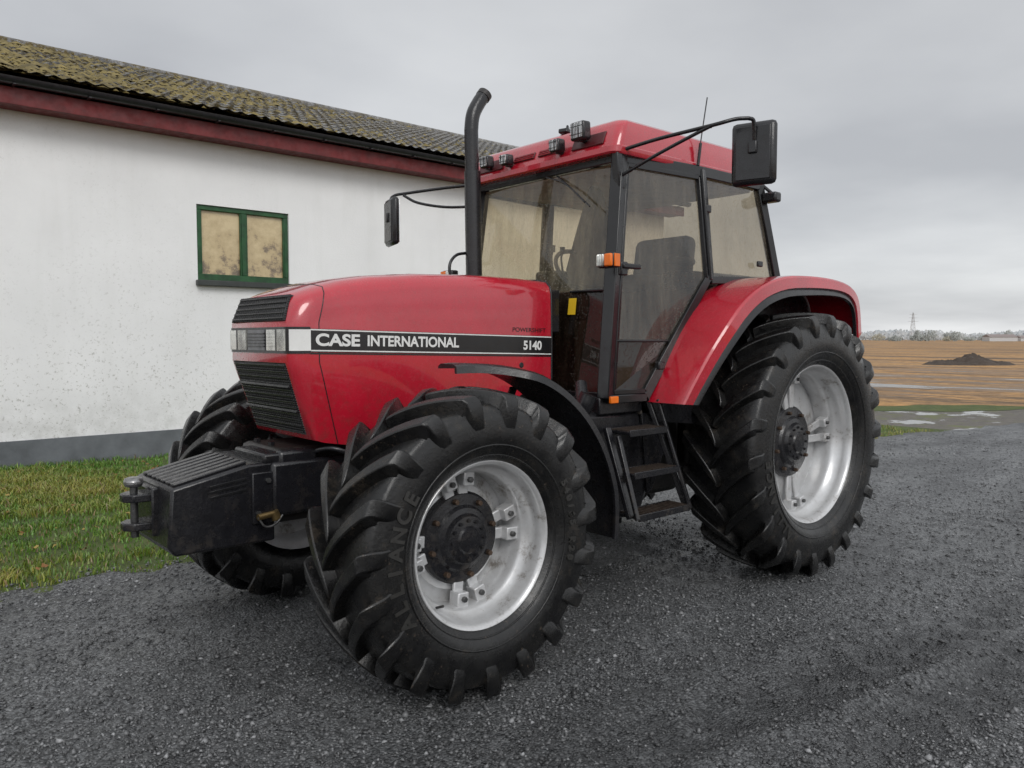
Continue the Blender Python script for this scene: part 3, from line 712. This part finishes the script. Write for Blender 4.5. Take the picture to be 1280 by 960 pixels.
def pane():
    n=N('dirty_beige_pane')
    zf=n.math('MULTIPLY',n.math('SUBTRACT',3.0,n.z()[2]),.22)
    f=n.math('ADD',n.noise(5,9,.75),zf); c=n.ramp(f,[(.34,(.60,.48,.28)),(.56,(.46,.35,.19)),(.62,(.24,.18,.11)),(.70,(.12,.09,.06))])
    n.set('Base Color',c).set('Roughness',.35).set('Coat Weight',.6).set('Coat Roughness',.12); n.bump(n.noise(60,6),.2,.003); return n.m
PM=pane()
for a,b in((wx0+t,mx-.035),(mx+.035,wx1-t)):
    box('window_pane',((a+b)/2,yw-.02,(wz0+wz1)/2),(b-a,.01,wz1-wz0-.1),PM,B,bevel=0)
    for q in(a+.010,b-.010): box('sash_edge',(q,yw+.008,(wz0+wz1)/2+.01),(.020,.04,wz1-wz0-.165),GRN,B,bevel=.003)
box('window_sill',((wx0+wx1)/2,WY+.03,wz0-.045),(wx1-wx0+.06,.14,.08),simple('sill_dark',(.035,.04,.038),.5),B)
REDW=simple('red_painted_timber',(.13,.014,.015),.6,bump=.3,scale=5,var=.35)
ov=.38
box('fascia_board',((X0+X1)/2,WY+ov-.02,4.50),(X1-X0+.5,.04,.20),REDW,B,bevel=.004)
box('soffit',((X0+X1)/2,WY+ov/2-.025,4.43),(X1-X0+.4,ov-.05,.03),REDW,B,bevel=.003)
GUT=simple('black_gutter',(.015,.015,.017),.35)
V=[];F=[];ng=9;gx=[X0-.3,X1+.3]
for x in gx:
    for i in range(ng): a=math.pi+math.pi*i/(ng-1); V.append((x,WY+ov+.085+.08*math.cos(a),4.685+.08*math.sin(a)))
    for i in range(ng): a=2*math.pi-math.pi*i/(ng-1); V.append((x,WY+ov+.085+.074*math.cos(a),4.685+.074*math.sin(a)))
k=2*ng
for i in range(k): F.append((i,(i+1)%k,k+(i+1)%k,k+i))
mk('gutter',V,F,GUT,B)
multi('gutter_brackets',[boxv((x,WY+ov+.085,4.60),(.03,.17,.012)) for x in np.arange(X0,X1,.8)],GUT,B)
def roofm():
    n=N('mossy_fibre_cement')
    tile=n.ramp(n.noise(8,8,.78),[(.35,(.09,.09,.09)),(.5,(.24,.24,.24)),(.66,(.50,.50,.50))])
    m1=n.ramp(n.noise(5.5,8,.8),[(.46,0.0),(.53,1.0)])
    g=n.math('MULTIPLY',n.math('ADD',n.z()[0],7.0),.10)
    mx_=n.math('MINIMUM',n.math('MULTIPLY',m1,n.math('ADD',n.math('MAXIMUM',g,0.08),n.math('MULTIPLY',n.noise(1.2,3),.45))),1.0)
    moss=n.ramp(n.noise(12,6,.7),[(.3,(.045,.040,.017)),(.5,(.155,.115,.033)),(.7,(.12,.078,.038))])
    n.set('Base Color',n.mix(mx_,tile,moss)).set('Roughness',.5); n.bump(n.noise(16,8,.78),1.0,.08); return n.m
RM=roofm()
nx=int((X1-X0+.6)/.03); 
for side in(0,1):
    V=[];F=[];rows=13
    xs=np.linspace(X0-.3,X1+.3,nx)
    ye,ze=(WY+ov+.10,4.74); yr,zr=WY-4.75,6.72
    if side: ye=WY-9.5-.48
    rr=[]
    for r in range(rows):
        a=r/rows; b=(r+1)/rows
        rr+= [(a-.004,.045),(b,.0)]
    for (f_,lift) in rr:
        y=ye+(yr-ye)*f_; z=ze+(zr-ze)*f_+lift
        for x in xs: V.append((x,y,z+.014*math.sin(2*math.pi*x/.177)+.012*math.sin(x*.9+f_*9)))
    for i in range(len(rr)-1):
        for j in range(nx-1): F.append((i*nx+j,i*nx+j+1,(i+1)*nx+j+1,(i+1)*nx+j))
    mk('roof_sheet',V,F,RM,B,angle=60,recalc=False)
tube('ridge_cap',[(X0-.3,WY-4.75,6.72),(X1+.3,WY-4.75,6.72)],.10,RM,B,smooth=False)
V=[];F=[]
for i in range(6500):
    f_=rng.random(); x=rng.uniform(-8,X1) if rng.random()<.2 else rng.normal(3.8,3.0); y=(WY+ov+.10)*(1-f_)+(WY-4.75)*f_; z=4.74*(1-f_)+6.72*f_+.03
    if x>X1 or x<X0: continue
    r=rng.lognormal(math.log(.04),.45); o=len(V)
    for k in range(5):
        a=k*1.2566+rng.random()*.4; V.append((x+r*math.cos(a)*1.2,y+r*math.sin(a),z-.02))
    V.append((x,y,z+r*.5))
    for k in range(5): F.append((o+k,o+(k+1)%5,o+5))
mk('roof_moss',V,F,simple('roof_moss_mat',(.15,.115,.035),.95,var=.7,scale=5),B,angle=80)

# ================================================================== GROUND
def sin_noise(x,y,seed,n=10,f0=.5,f1=4,):
    r=np.random.default_rng(seed); z=0*x
    for i in range(n):
        f=f0*(f1/f0)**(i/(n-1)); a=r.uniform(0,6.28); z=z+np.sin(2*math.pi*f*(x*math.cos(a)+y*math.sin(a))+r.uniform(0,6.28))/ (1+i*.5)
    return z
# wheel tracks: curved paths bending through the yard on the door side of the tractor
def rutu(x,y):
    x=np.asarray(x,float)
    return y-(1.75+.0165*(x-4.6)**2)
TR=((.10,.19,1),(.62,.16,-1),(1.15,.22,1),(1.75,.17,-1),(2.35,.22,1),(3.1,.2,-1),(3.9,.25,1))
def tracks(x,y):
    """height (m) and wetness of the pressed wheel tracks"""
    u=rutu(x,y); z=0*u; wet=0*u
    m_=1/(1+np.exp(-(u+.05)*6))
    wob=.07*np.sin(x*1.9)+.04*np.sin(x*4.3+u)
    for i,(c_,wd_,sg) in enumerate(TR):
        q=(u+wob*(1 if i%2 else -.7)-c_)/wd_
        inside=np.exp(-q**4)
        amp=np.clip(.65+.45*np.sin(x*.8+c_*3.1),.1,1.1)
        cle=np.sin(2*math.pi*(x*3.4+sg*np.abs(q)*.55+i*.37))          # cleat imprints
        z=z+amp*(-.018*inside+.012*inside*cle+.026*np.exp(-((np.abs(q)-1.35)/.35)**2))
        wet=wet+amp*inside*(.65-.35*cle)
    return z*m_,np.clip(wet*m_,0,1)
def gh(x,y,full=False):
    z=.006*sin_noise(x,y,3,12,.25,5)+.0045*sin_noise(x,y,5,14,3,9)
    tz,wet=tracks(x,y)
    z=z+tz+.006*sin_noise(x*.5,rutu(x,y)*3,8,10,.5,3)*(rutu(x,y)>-.3)
    f=1.0
    for tx,ty in((2.88,.93),(2.88,-.93),(0,.93),(0,-.93)):
        f=f*(1-np.exp(-(((x-tx)/.35)**2+((y-ty)/.35)**2)))
    z=z*f
    return (z,wet) if full else z
def yedge(x):
    x=np.asarray(x,float)
    return np.interp(x,[-40,-20,-12.4,-8.5,-5,20],[6,1.6,-1.15,-1.9,-2.1,-2.15])+.05*np.sin(x*2.3)+.04*np.sin(x*5.9+1)+.03*np.sin(x*13.1)
def gravelmat():
    n=N('wet_dark_gravel')
    a=n.add('ShaderNodeAttribute'); a.attribute_name='wet'; wet=a.outputs['Fac']
    v1=n.vor(80,'Color'); bw=n.n.new('ShaderNodeRGBToBW'); n.l.new(v1,bw.inputs[0])
    c=n.ramp(bw.outputs[0],[(.15,(.036,.037,.039)),(.5,(.095,.098,.101)),(.85,(.20,.205,.21))])
    big=n.ramp(n.noise(.6,6,.65,n.mapv((.55,1.6,1))),[(.34,.55),(.5,.95),(.66,1.3)])
    c=n.mix(1.0,c,big,'MULTIPLY')
    c=n.mix(n.math('MULTIPLY',wet,.75),c,(.030,.031,.033))
    n.set('Base Color',c); n.set('Roughness',n.mix(wet,n.ramp(n.noise(.8,6,.6,n.mapv((.5,1.5,1))),[(.38,.20),(.6,.52)]),.22))
    h=n.math('ADD',n.math('SUBTRACT',1.0,n.vor(80)),n.math('ADD',n.math('MULTIPLY',n.vor(34),-.8),n.math('MULTIPLY',n.noise(9,8,.75),2.4)))
    n.bump(h,1.0,.014); return n.m
GV=gravelmat()
xs=np.concatenate([np.arange(-30,-9,.2),np.arange(-9,-3,.05),np.arange(-3,6.0,.032),np.arange(6.0,16,.3)]); ns=300
tt=np.linspace(0,1,ns)
ty=np.interp(tt,[0,.22,.86,1],[0,.19,.55,1.0])
Xg=np.repeat(xs[:,None],ns,1); Ye=yedge(Xg[:,0])[:,None]; Yg=Ye+(16-Ye)*ty[None,:]; Zg,Wg=gh(Xg,Yg,True); Zg[:,0]-=.03
V=np.stack([Xg,Yg,Zg],-1).reshape(-1,3)
F=[(i*ns+j,(i+1)*ns+j,(i+1)*ns+j+1,i*ns+j+1) for i in range(len(xs)-1) for j in range(ns-1)]
gy=mk('gravel_yard',V.tolist(),F,GV,None,angle=80,recalc=False)
at=gy.data.attributes.new('wet','FLOAT','POINT'); at.data.foreach_set('value',Wg.ravel().astype(np.float32))
def cmat(name,rough,spec=.5,up=False):
    n=N(name); a=n.add('ShaderNodeAttribute'); a.attribute_name='Col'; n.set('Base Color',a.outputs['Color']).set('Roughness',rough).set('Specular IOR Level',spec)
    return n.m
def bulk(name,V,F,cols,mat,quads=False):
    k=F.shape[1]; me=bpy.data.meshes.new(name); me.vertices.add(len(V)); me.vertices.foreach_set('co',V.astype(np.float32).ravel())
    me.loops.add(F.size); me.loops.foreach_set('vertex_index',F.astype(np.int32).ravel())
    me.polygons.add(len(F)); me.polygons.foreach_set('loop_start',np.arange(0,F.size,k,dtype=np.int32)); me.polygons.foreach_set('loop_total',np.full(len(F),k,dtype=np.int32))
    at=me.color_attributes.new('Col','FLOAT_COLOR','POINT'); at.data.foreach_set('color',np.concatenate([cols,np.ones((len(cols),1))],1).astype(np.float32).ravel())
    me.update(calc_edges=True); me.validate(); me.materials.append(mat)
    ob=bpy.data.objects.new(name,me); link(ob); return ob
NS=180000
rr=1.3*np.exp(rng.random(NS)*math.log(16/1.3)); th=rng.uniform(-1.05,1.05,NS)
Xc=rr*np.sin(th); Dc=rr*np.cos(th)
px=C.x+XH.x*Xc+DH.x*Dc; py=C.y+XH.y*Xc+DH.y*Dc
dens=sin_noise(px*.5,rutu(px,py)*1.5,21,10,.3,3)
_,wt=tracks(px,py)
ok=(py>yedge(px)-.05-rng.exponential(.06,NS))&(rng.random(NS)<np.clip(.80+.25*dens,.25,1)*(1-.75*wt)); px,py,rr,dens,wt=px[ok],py[ok],rr[ok],dens[ok],wt[ok]; NS=len(px)
sz=rng.lognormal(math.log(.0066),.42,NS); sz=np.clip(sz,.003,.020)
oct_=np.array([[1,0,0],[0,1,0],[-1,0,0],[0,-1,0],[0,0,1],[0,0,-1]],float)
of=np.array([[0,1,4],[1,2,4],[2,3,4],[3,0,4],[1,0,5],[2,1,5],[3,2,5],[0,3,5]])
jit=oct_[None]*rng.uniform(.6,1.25,(NS,6,1))+rng.normal(0,.22,(NS,6,3)); jit[:,:,2]*=.7
an=rng.uniform(0,6.28,NS); ca,sa=np.cos(an),np.sin(an)
jx=jit[:,:,0]*ca[:,None]-jit[:,:,1]*sa[:,None]; jy=jit[:,:,0]*sa[:,None]+jit[:,:,1]*ca[:,None]
Vs=np.stack([jx*sz[:,None]+px[:,None],jy*sz[:,None]+py[:,None],jit[:,:,2]*sz[:,None]+(gh(px,py)+sz*.25)[:,None]],-1).reshape(-1,3)
Fs=(of[None]+6*np.arange(NS)[:,None,None]).reshape(-1,3)
g=rng.lognormal(math.log(.098),.45,NS)*np.clip(1+.2*dens,.6,1.4)*(1-.45*wt); g=np.clip(g,.02,.28); col=np.stack([g,g*1.01,g*1.03],-1); col=np.repeat(col,6,0)
bulk('gravel_stones',Vs,Fs,col,cmat('gravel_stone_mat',.34))
def soilm(nm='grass_soil',k=1):
    n=N(nm); n.set('Base Color',n.ramp(n.noise(3,7,.7),[(.3,(.035*k,.052*k,.012*k)),(.55,(.075,.10,.022)),(.75,(.12,.10,.04))])).set('Roughness',.9); n.bump(n.noise(25,7),.8,.03); return n.m
xs=np.arange(-10,16,.4); V=[];F=[]
ys=np.linspace(0,1,16)
for x in xs:
    e=float(yedge(x))+.25
    for t_ in ys: 
        y=-7.6+(e+7.6)*t_; V.append((x,y,-.012+.015*math.sin(x*1.3)*math.sin(y*1.7)*(1-t_)))
F=[(i*16+j,(i+1)*16+j,(i+1)*16+j+1,i*16+j+1) for i in range(len(xs)-1) for j in range(15)]
mk('grass_verge',V,F,soilm(),None,recalc=False)
NB=260000
bx=rng.uniform(-9.5,7.0,NB); keep=(bx>.5)|(rng.random(NB)<.22); bx=bx[keep]; NB=len(bx)
e=yedge(bx); u=rng.random(NB); by=-7.62+(e+7.62+.06)*u
patch=sin_noise(bx,by,11,10,.15,2.5); fine=sin_noise(bx,by,12,10,1.5,6)
keep=(rng.random(NB)<np.clip(.75+.25*patch+.2*fine,.2,1)); bx,by,patch,fine,e=[a[keep] for a in(bx,by,patch,fine,e)]; NB=len(bx)
hgt=rng.uniform(.022,.055,NB)*np.clip(1+.25*patch+.25*fine,.5,1.7); hgt*=np.where(by<-7.3,1.7,1)
wd=rng.uniform(.003,.007,NB); an=rng.uniform(0,6.28,NB); ln=rng.uniform(.2,1.3,NB)*hgt
dx,dy=np.cos(an),np.sin(an); a2=rng.uniform(0,6.28,NB)
b0=np.stack([bx-dx*wd,by-dy*wd,np.full(NB,-.01)],-1); b1=np.stack([bx+dx*wd,by+dy*wd,np.full(NB,-.01)],-1)
mid=np.stack([bx+np.cos(a2)*ln*.35,by+np.sin(a2)*ln*.35,hgt*.65],-1); mo=np.stack([dx*wd*.7,dy*wd*.7,0*wd],-1)
tip=np.stack([bx+np.cos(a2)*ln,by+np.sin(a2)*ln,hgt],-1)
Vg=np.stack([b0,b1,mid+mo,mid-mo,tip],1).reshape(-1,3)
ff=np.array([[0,1,2],[0,2,3],[3,2,4]]); Fg=(ff[None]+5*np.arange(NB)[:,None,None]).reshape(-1,3)
near=np.clip((by-(e-2.8))/2.8,0,1)
k=np.clip(.06+.50*near+.24*patch+.12*fine+rng.normal(0,.2,NB),0,1)[:,None]
col=(1-k)*np.array([.085,.185,.022])+k*np.array([.27,.245,.050]); br_=rng.random(NB)<.08; col[br_]=[.24,.17,.09]; col=col*rng.uniform(.7,1.3,(NB,1)); col=np.repeat(col,5,0)
bulk('grass',Vg,Fg,col,cmat('grass_blade_mat',.45))
NL=260; lx=rng.uniform(1,8,NL); ly=rng.uniform(-7.3,-2.2,NL); V=[];F=[];cl=[]
for i in range(NL):
    o=len(V); s_=rng.uniform(.010,.022); a=rng.uniform(0,6.28)
    for q in range(6):
        b=a+q*1.047; V.append((lx[i]+math.cos(b)*s_*(1 if q%3 else 1.6),ly[i]+math.sin(b)*s_,.03+rng.uniform(0,.03)))
    F.append(list(range(o,o+6))); cl+= [rng.choice([0,1])]*6
c_=np.array([[.22,.10,.03],[.28,.20,.05]])[np.array(cl)]
bulk('fallen_leaves',np.array(V),np.array(F),c_,cmat('leaf_mat',.6))
def mudm():
    n=N('muddy_track_mat'); f=n.noise(.55,7,.62,n.mapv((1,1.6,1)))
    pud=n.ramp(f,[(.54,0.0),(.565,1.0)])
    c=n.ramp(n.noise(6,7,.7),[(.3,(.055,.048,.040)),(.6,(.12,.105,.085)),(.75,(.20,.17,.13))])
    gr=n.ramp(n.noise(1.6,6,.7),[(.52,0.0),(.60,1.0)]); c=n.mix(gr,c,(.10,.11,.03))
    n.set('Base Color',n.mix(pud,c,(.10,.095,.085)))
    n.set('Roughness',n.mix(pud,.6,.12)); 
    h=n.math('MULTIPLY',n.noise(12,7),n.math('SUBTRACT',1.0,pud)); n.bump(h,.8,.03); return n.m
def strip(name,D0,D1,Xa,Xb,z,mat,wob=.8):
    n_=160; V=[];F=[]
    for i in range(n_):
        X=Xa+(Xb-Xa)*i/(n_-1)
        for D,ph in((D0,0),(D1,2)):
            d=D+wob*(math.sin(X*.55+ph)+.5*math.sin(X*1.7+ph)+.4*math.sin(X*4.3+ph)); a,b=camxy(X,d); V.append((a,b,z))
    F=[(2*i,2*i+2,2*i+3,2*i+1) for i in range(n_-1)]
    mk(name,V,F,mat,None,smooth=False)
strip('muddy_track',10.5,18.0,6.0,42,-.028,mudm(),.4)
strip('grass_margin',18.0,19.1,5,48,-.022,soilm('margin_grass'),.25)
def fieldm():
    n=N('stubble_field_mat')
    v=n.mapv((.22,.05,1),(0,0,R_(-41)))
    c=n.ramp(n.noise(1.0,8,.70,v),[(.40,(.11,.075,.048)),(.46,(.26,.16,.080)),(.52,(.46,.255,.095)),(.70,(.42,.25,.105))])
    fine=n.ramp(n.noise(2.0,9,.8),[(.38,.45),(.62,1.25)]); c=n.mix(1.0,c,fine,'MULTIPLY')
    pv=n.mapv((.45,.10,1),(0,0,R_(-41)))
    q=n.n.new('ShaderNodeVectorMath'); q.operation='DOT_PRODUCT'; n.l.new(n.tc.outputs['Object'],q.inputs[0]); q.inputs[1].default_value=(DH.x,DH.y,0)
    Dn=n.math('SUBTRACT',q.outputs['Value'],C.x*DH.x+C.y*DH.y)
    belt=n.ramp(n.math('MULTIPLY',Dn,.01),[(.22,0.0),(.27,1.0),(.36,1.0),(.46,0.0)])
    thr=n.math('ADD',n.noise(1.0,8,.70,pv),n.math('MULTIPLY',belt,.085))
    wet=n.ramp(thr,[(.52,0.0),(.60,1.0)])
    pud=n.ramp(thr,[(.655,0.0),(.67,1.0)])
    c=n.mix(n.math('MULTIPLY',wet,.75),c,(.15,.105,.070))
    n.set('Base Color',n.mix(pud,c,(.13,.11,.09))).set('Roughness',n.mix(pud,n.mix(wet,.9,.55),.20)); n.bump(n.math('MULTIPLY',n.noise(4,7,.7),n.math('SUBTRACT',1.0,pud)),.8,.08); return n.m
S_=3000
mk('stubble_field',[(-S_,-S_,-.05),(S_,-S_,-.05),(S_,S_,-.05),(-S_,S_,-.05)],[(0,1,2,3)],fieldm(),None,smooth=False,recalc=False)
n_=40;V=[];F=[]
mxy=camxy(29.7,51)
for i in range(n_):
    for j in range(n_):
        u=-1+2*i/(n_-1);v=-1+2*j/(n_-1); r=math.hypot(u,v)
        h=max(0,1-r)**.7*.52*(.75+.3*math.sin(u*7+1)+.2*math.sin(v*9+u*13))+.20*max(0,1-r)**.5*random.random()
        V.append((mxy[0]+XH.x*u*2.9+DH.x*v*1.6,mxy[1]+XH.y*u*2.9+DH.y*v*1.6,h-.06))
F=[(i*n_+j,(i+1)*n_+j,(i+1)*n_+j+1,i*n_+j+1) for i in range(n_-1) for j in range(n_-1)]
mk('dirt_mound',V,F,simple('dark_soil',(.055,.040,.030),.9,bump=.8,scale=2,bscale=8),None,angle=80)
# distant trees: many small upright leaf clumps, distance haze painted into their pale greys
V=[];cols=[]
def treeat(X,D,W,H,base,nq,s0,s1):
    x,y=camxy(X,D)
    for k in range(nq):
        v=rng.normal(0,1,3); v/=np.linalg.norm(v); v*=rng.random()**.35
        c=np.array([x+v[0]*W*.5,y+v[1]*W*.5,H*.5+v[2]*H*.5]); s_=rng.uniform(s0,s1)
        th=math.atan2(0.656,-.755)+rng.normal(0,.35)           # near-vertical faces
        a=np.array([math.cos(th),math.sin(th),rng.normal(0,.15)]); b=np.array([rng.normal(0,.12),rng.normal(0,.12),1.0])
        V.extend([c-a*s_*rng.uniform(.6,1.1),c-b*s_*rng.uniform(.6,1.1),c+a*s_*rng.uniform(.6,1.1),c+b*s_*rng.uniform(.6,1.1)]); cols.extend([base*rng.uniform(.96,1.04)]*4)
for i in range(230):
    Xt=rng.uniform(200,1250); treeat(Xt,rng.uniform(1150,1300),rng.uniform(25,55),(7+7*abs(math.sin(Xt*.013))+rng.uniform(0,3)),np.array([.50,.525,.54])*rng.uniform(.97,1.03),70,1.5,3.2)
for i in range(80):
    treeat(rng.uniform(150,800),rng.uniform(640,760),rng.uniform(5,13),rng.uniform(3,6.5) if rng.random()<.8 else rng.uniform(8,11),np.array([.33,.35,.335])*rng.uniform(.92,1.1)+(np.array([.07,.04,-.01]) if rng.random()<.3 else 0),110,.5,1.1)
V=np.array(V); F=np.arange(len(V)).reshape(-1,4)
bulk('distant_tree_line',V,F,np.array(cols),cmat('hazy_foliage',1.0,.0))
for i,(X,D,wd_,h_) in enumerate(((385,620,22,5.5),(412,630,14,4.5))):
    FB=empty('distant_barn'); x,y=camxy(X,D)
    Mx=Matrix((XH,DH,Vector((0,0,1)))).transposed()
    v,f=boxv((x,y,h_*.3),(wd_,10,h_*.6),Mx); mk('barn_walls',v,f,simple('barn_wall',(.50,.50,.50),.8,bump=0),FB)
    pts=[(-wd_/2,-5.5,h_*.6),(wd_/2,-5.5,h_*.6),(wd_/2,5.5,h_*.6),(-wd_/2,5.5,h_*.6),(-wd_/2,0,h_),(wd_/2,0,h_)]
    mk('barn_roof',[Vector((x,y,0))+Mx@Vector(q) for q in pts],[(0,1,5,4),(2,3,4,5),(0,4,3),(1,2,5),(0,3,2,1)],simple('barn_roof_mat',(.24,.20,.19),.8,bump=0),FB,smooth=False)
PX=camxy(459,900); PY=empty('electricity_pylon'); pm=simple('galvanised_steel',(.40,.41,.42),.6,bump=0)
parts=[]; H=32
for a in(-1,1):
    for b in(-1,1): parts.append(beamv((PX[0]+a*3,PX[1]+b*3,0),(PX[0]+a*.4,PX[1]+b*.4,H),.30,.30))
for k in range(8):
    z=k*4; w0=3-2.6*z/H; w1=3-2.6*(z+4)/H
    for sgn in(-1,1):
        parts.append(beamv((PX[0]-w0,PX[1]+sgn*w0,z),(PX[0]+w1,PX[1]+sgn*w1,z+4),.15,.15)); parts.append(beamv((PX[0]+sgn*w0,PX[1]-w0,z),(PX[0]+sgn*w1,PX[1]+w1,z+4),.15,.15))
multi('pylon_lattice',parts,pm,PY)
par=[]
for z,l in((22,6),(26,5),(30,4)): par.append(beamv((PX[0]+XH.x*l,PX[1]+XH.y*l,z),(PX[0]-XH.x*l,PX[1]-XH.y*l,z),.3,.3))
multi('pylon_crossarms',par,pm,PY)
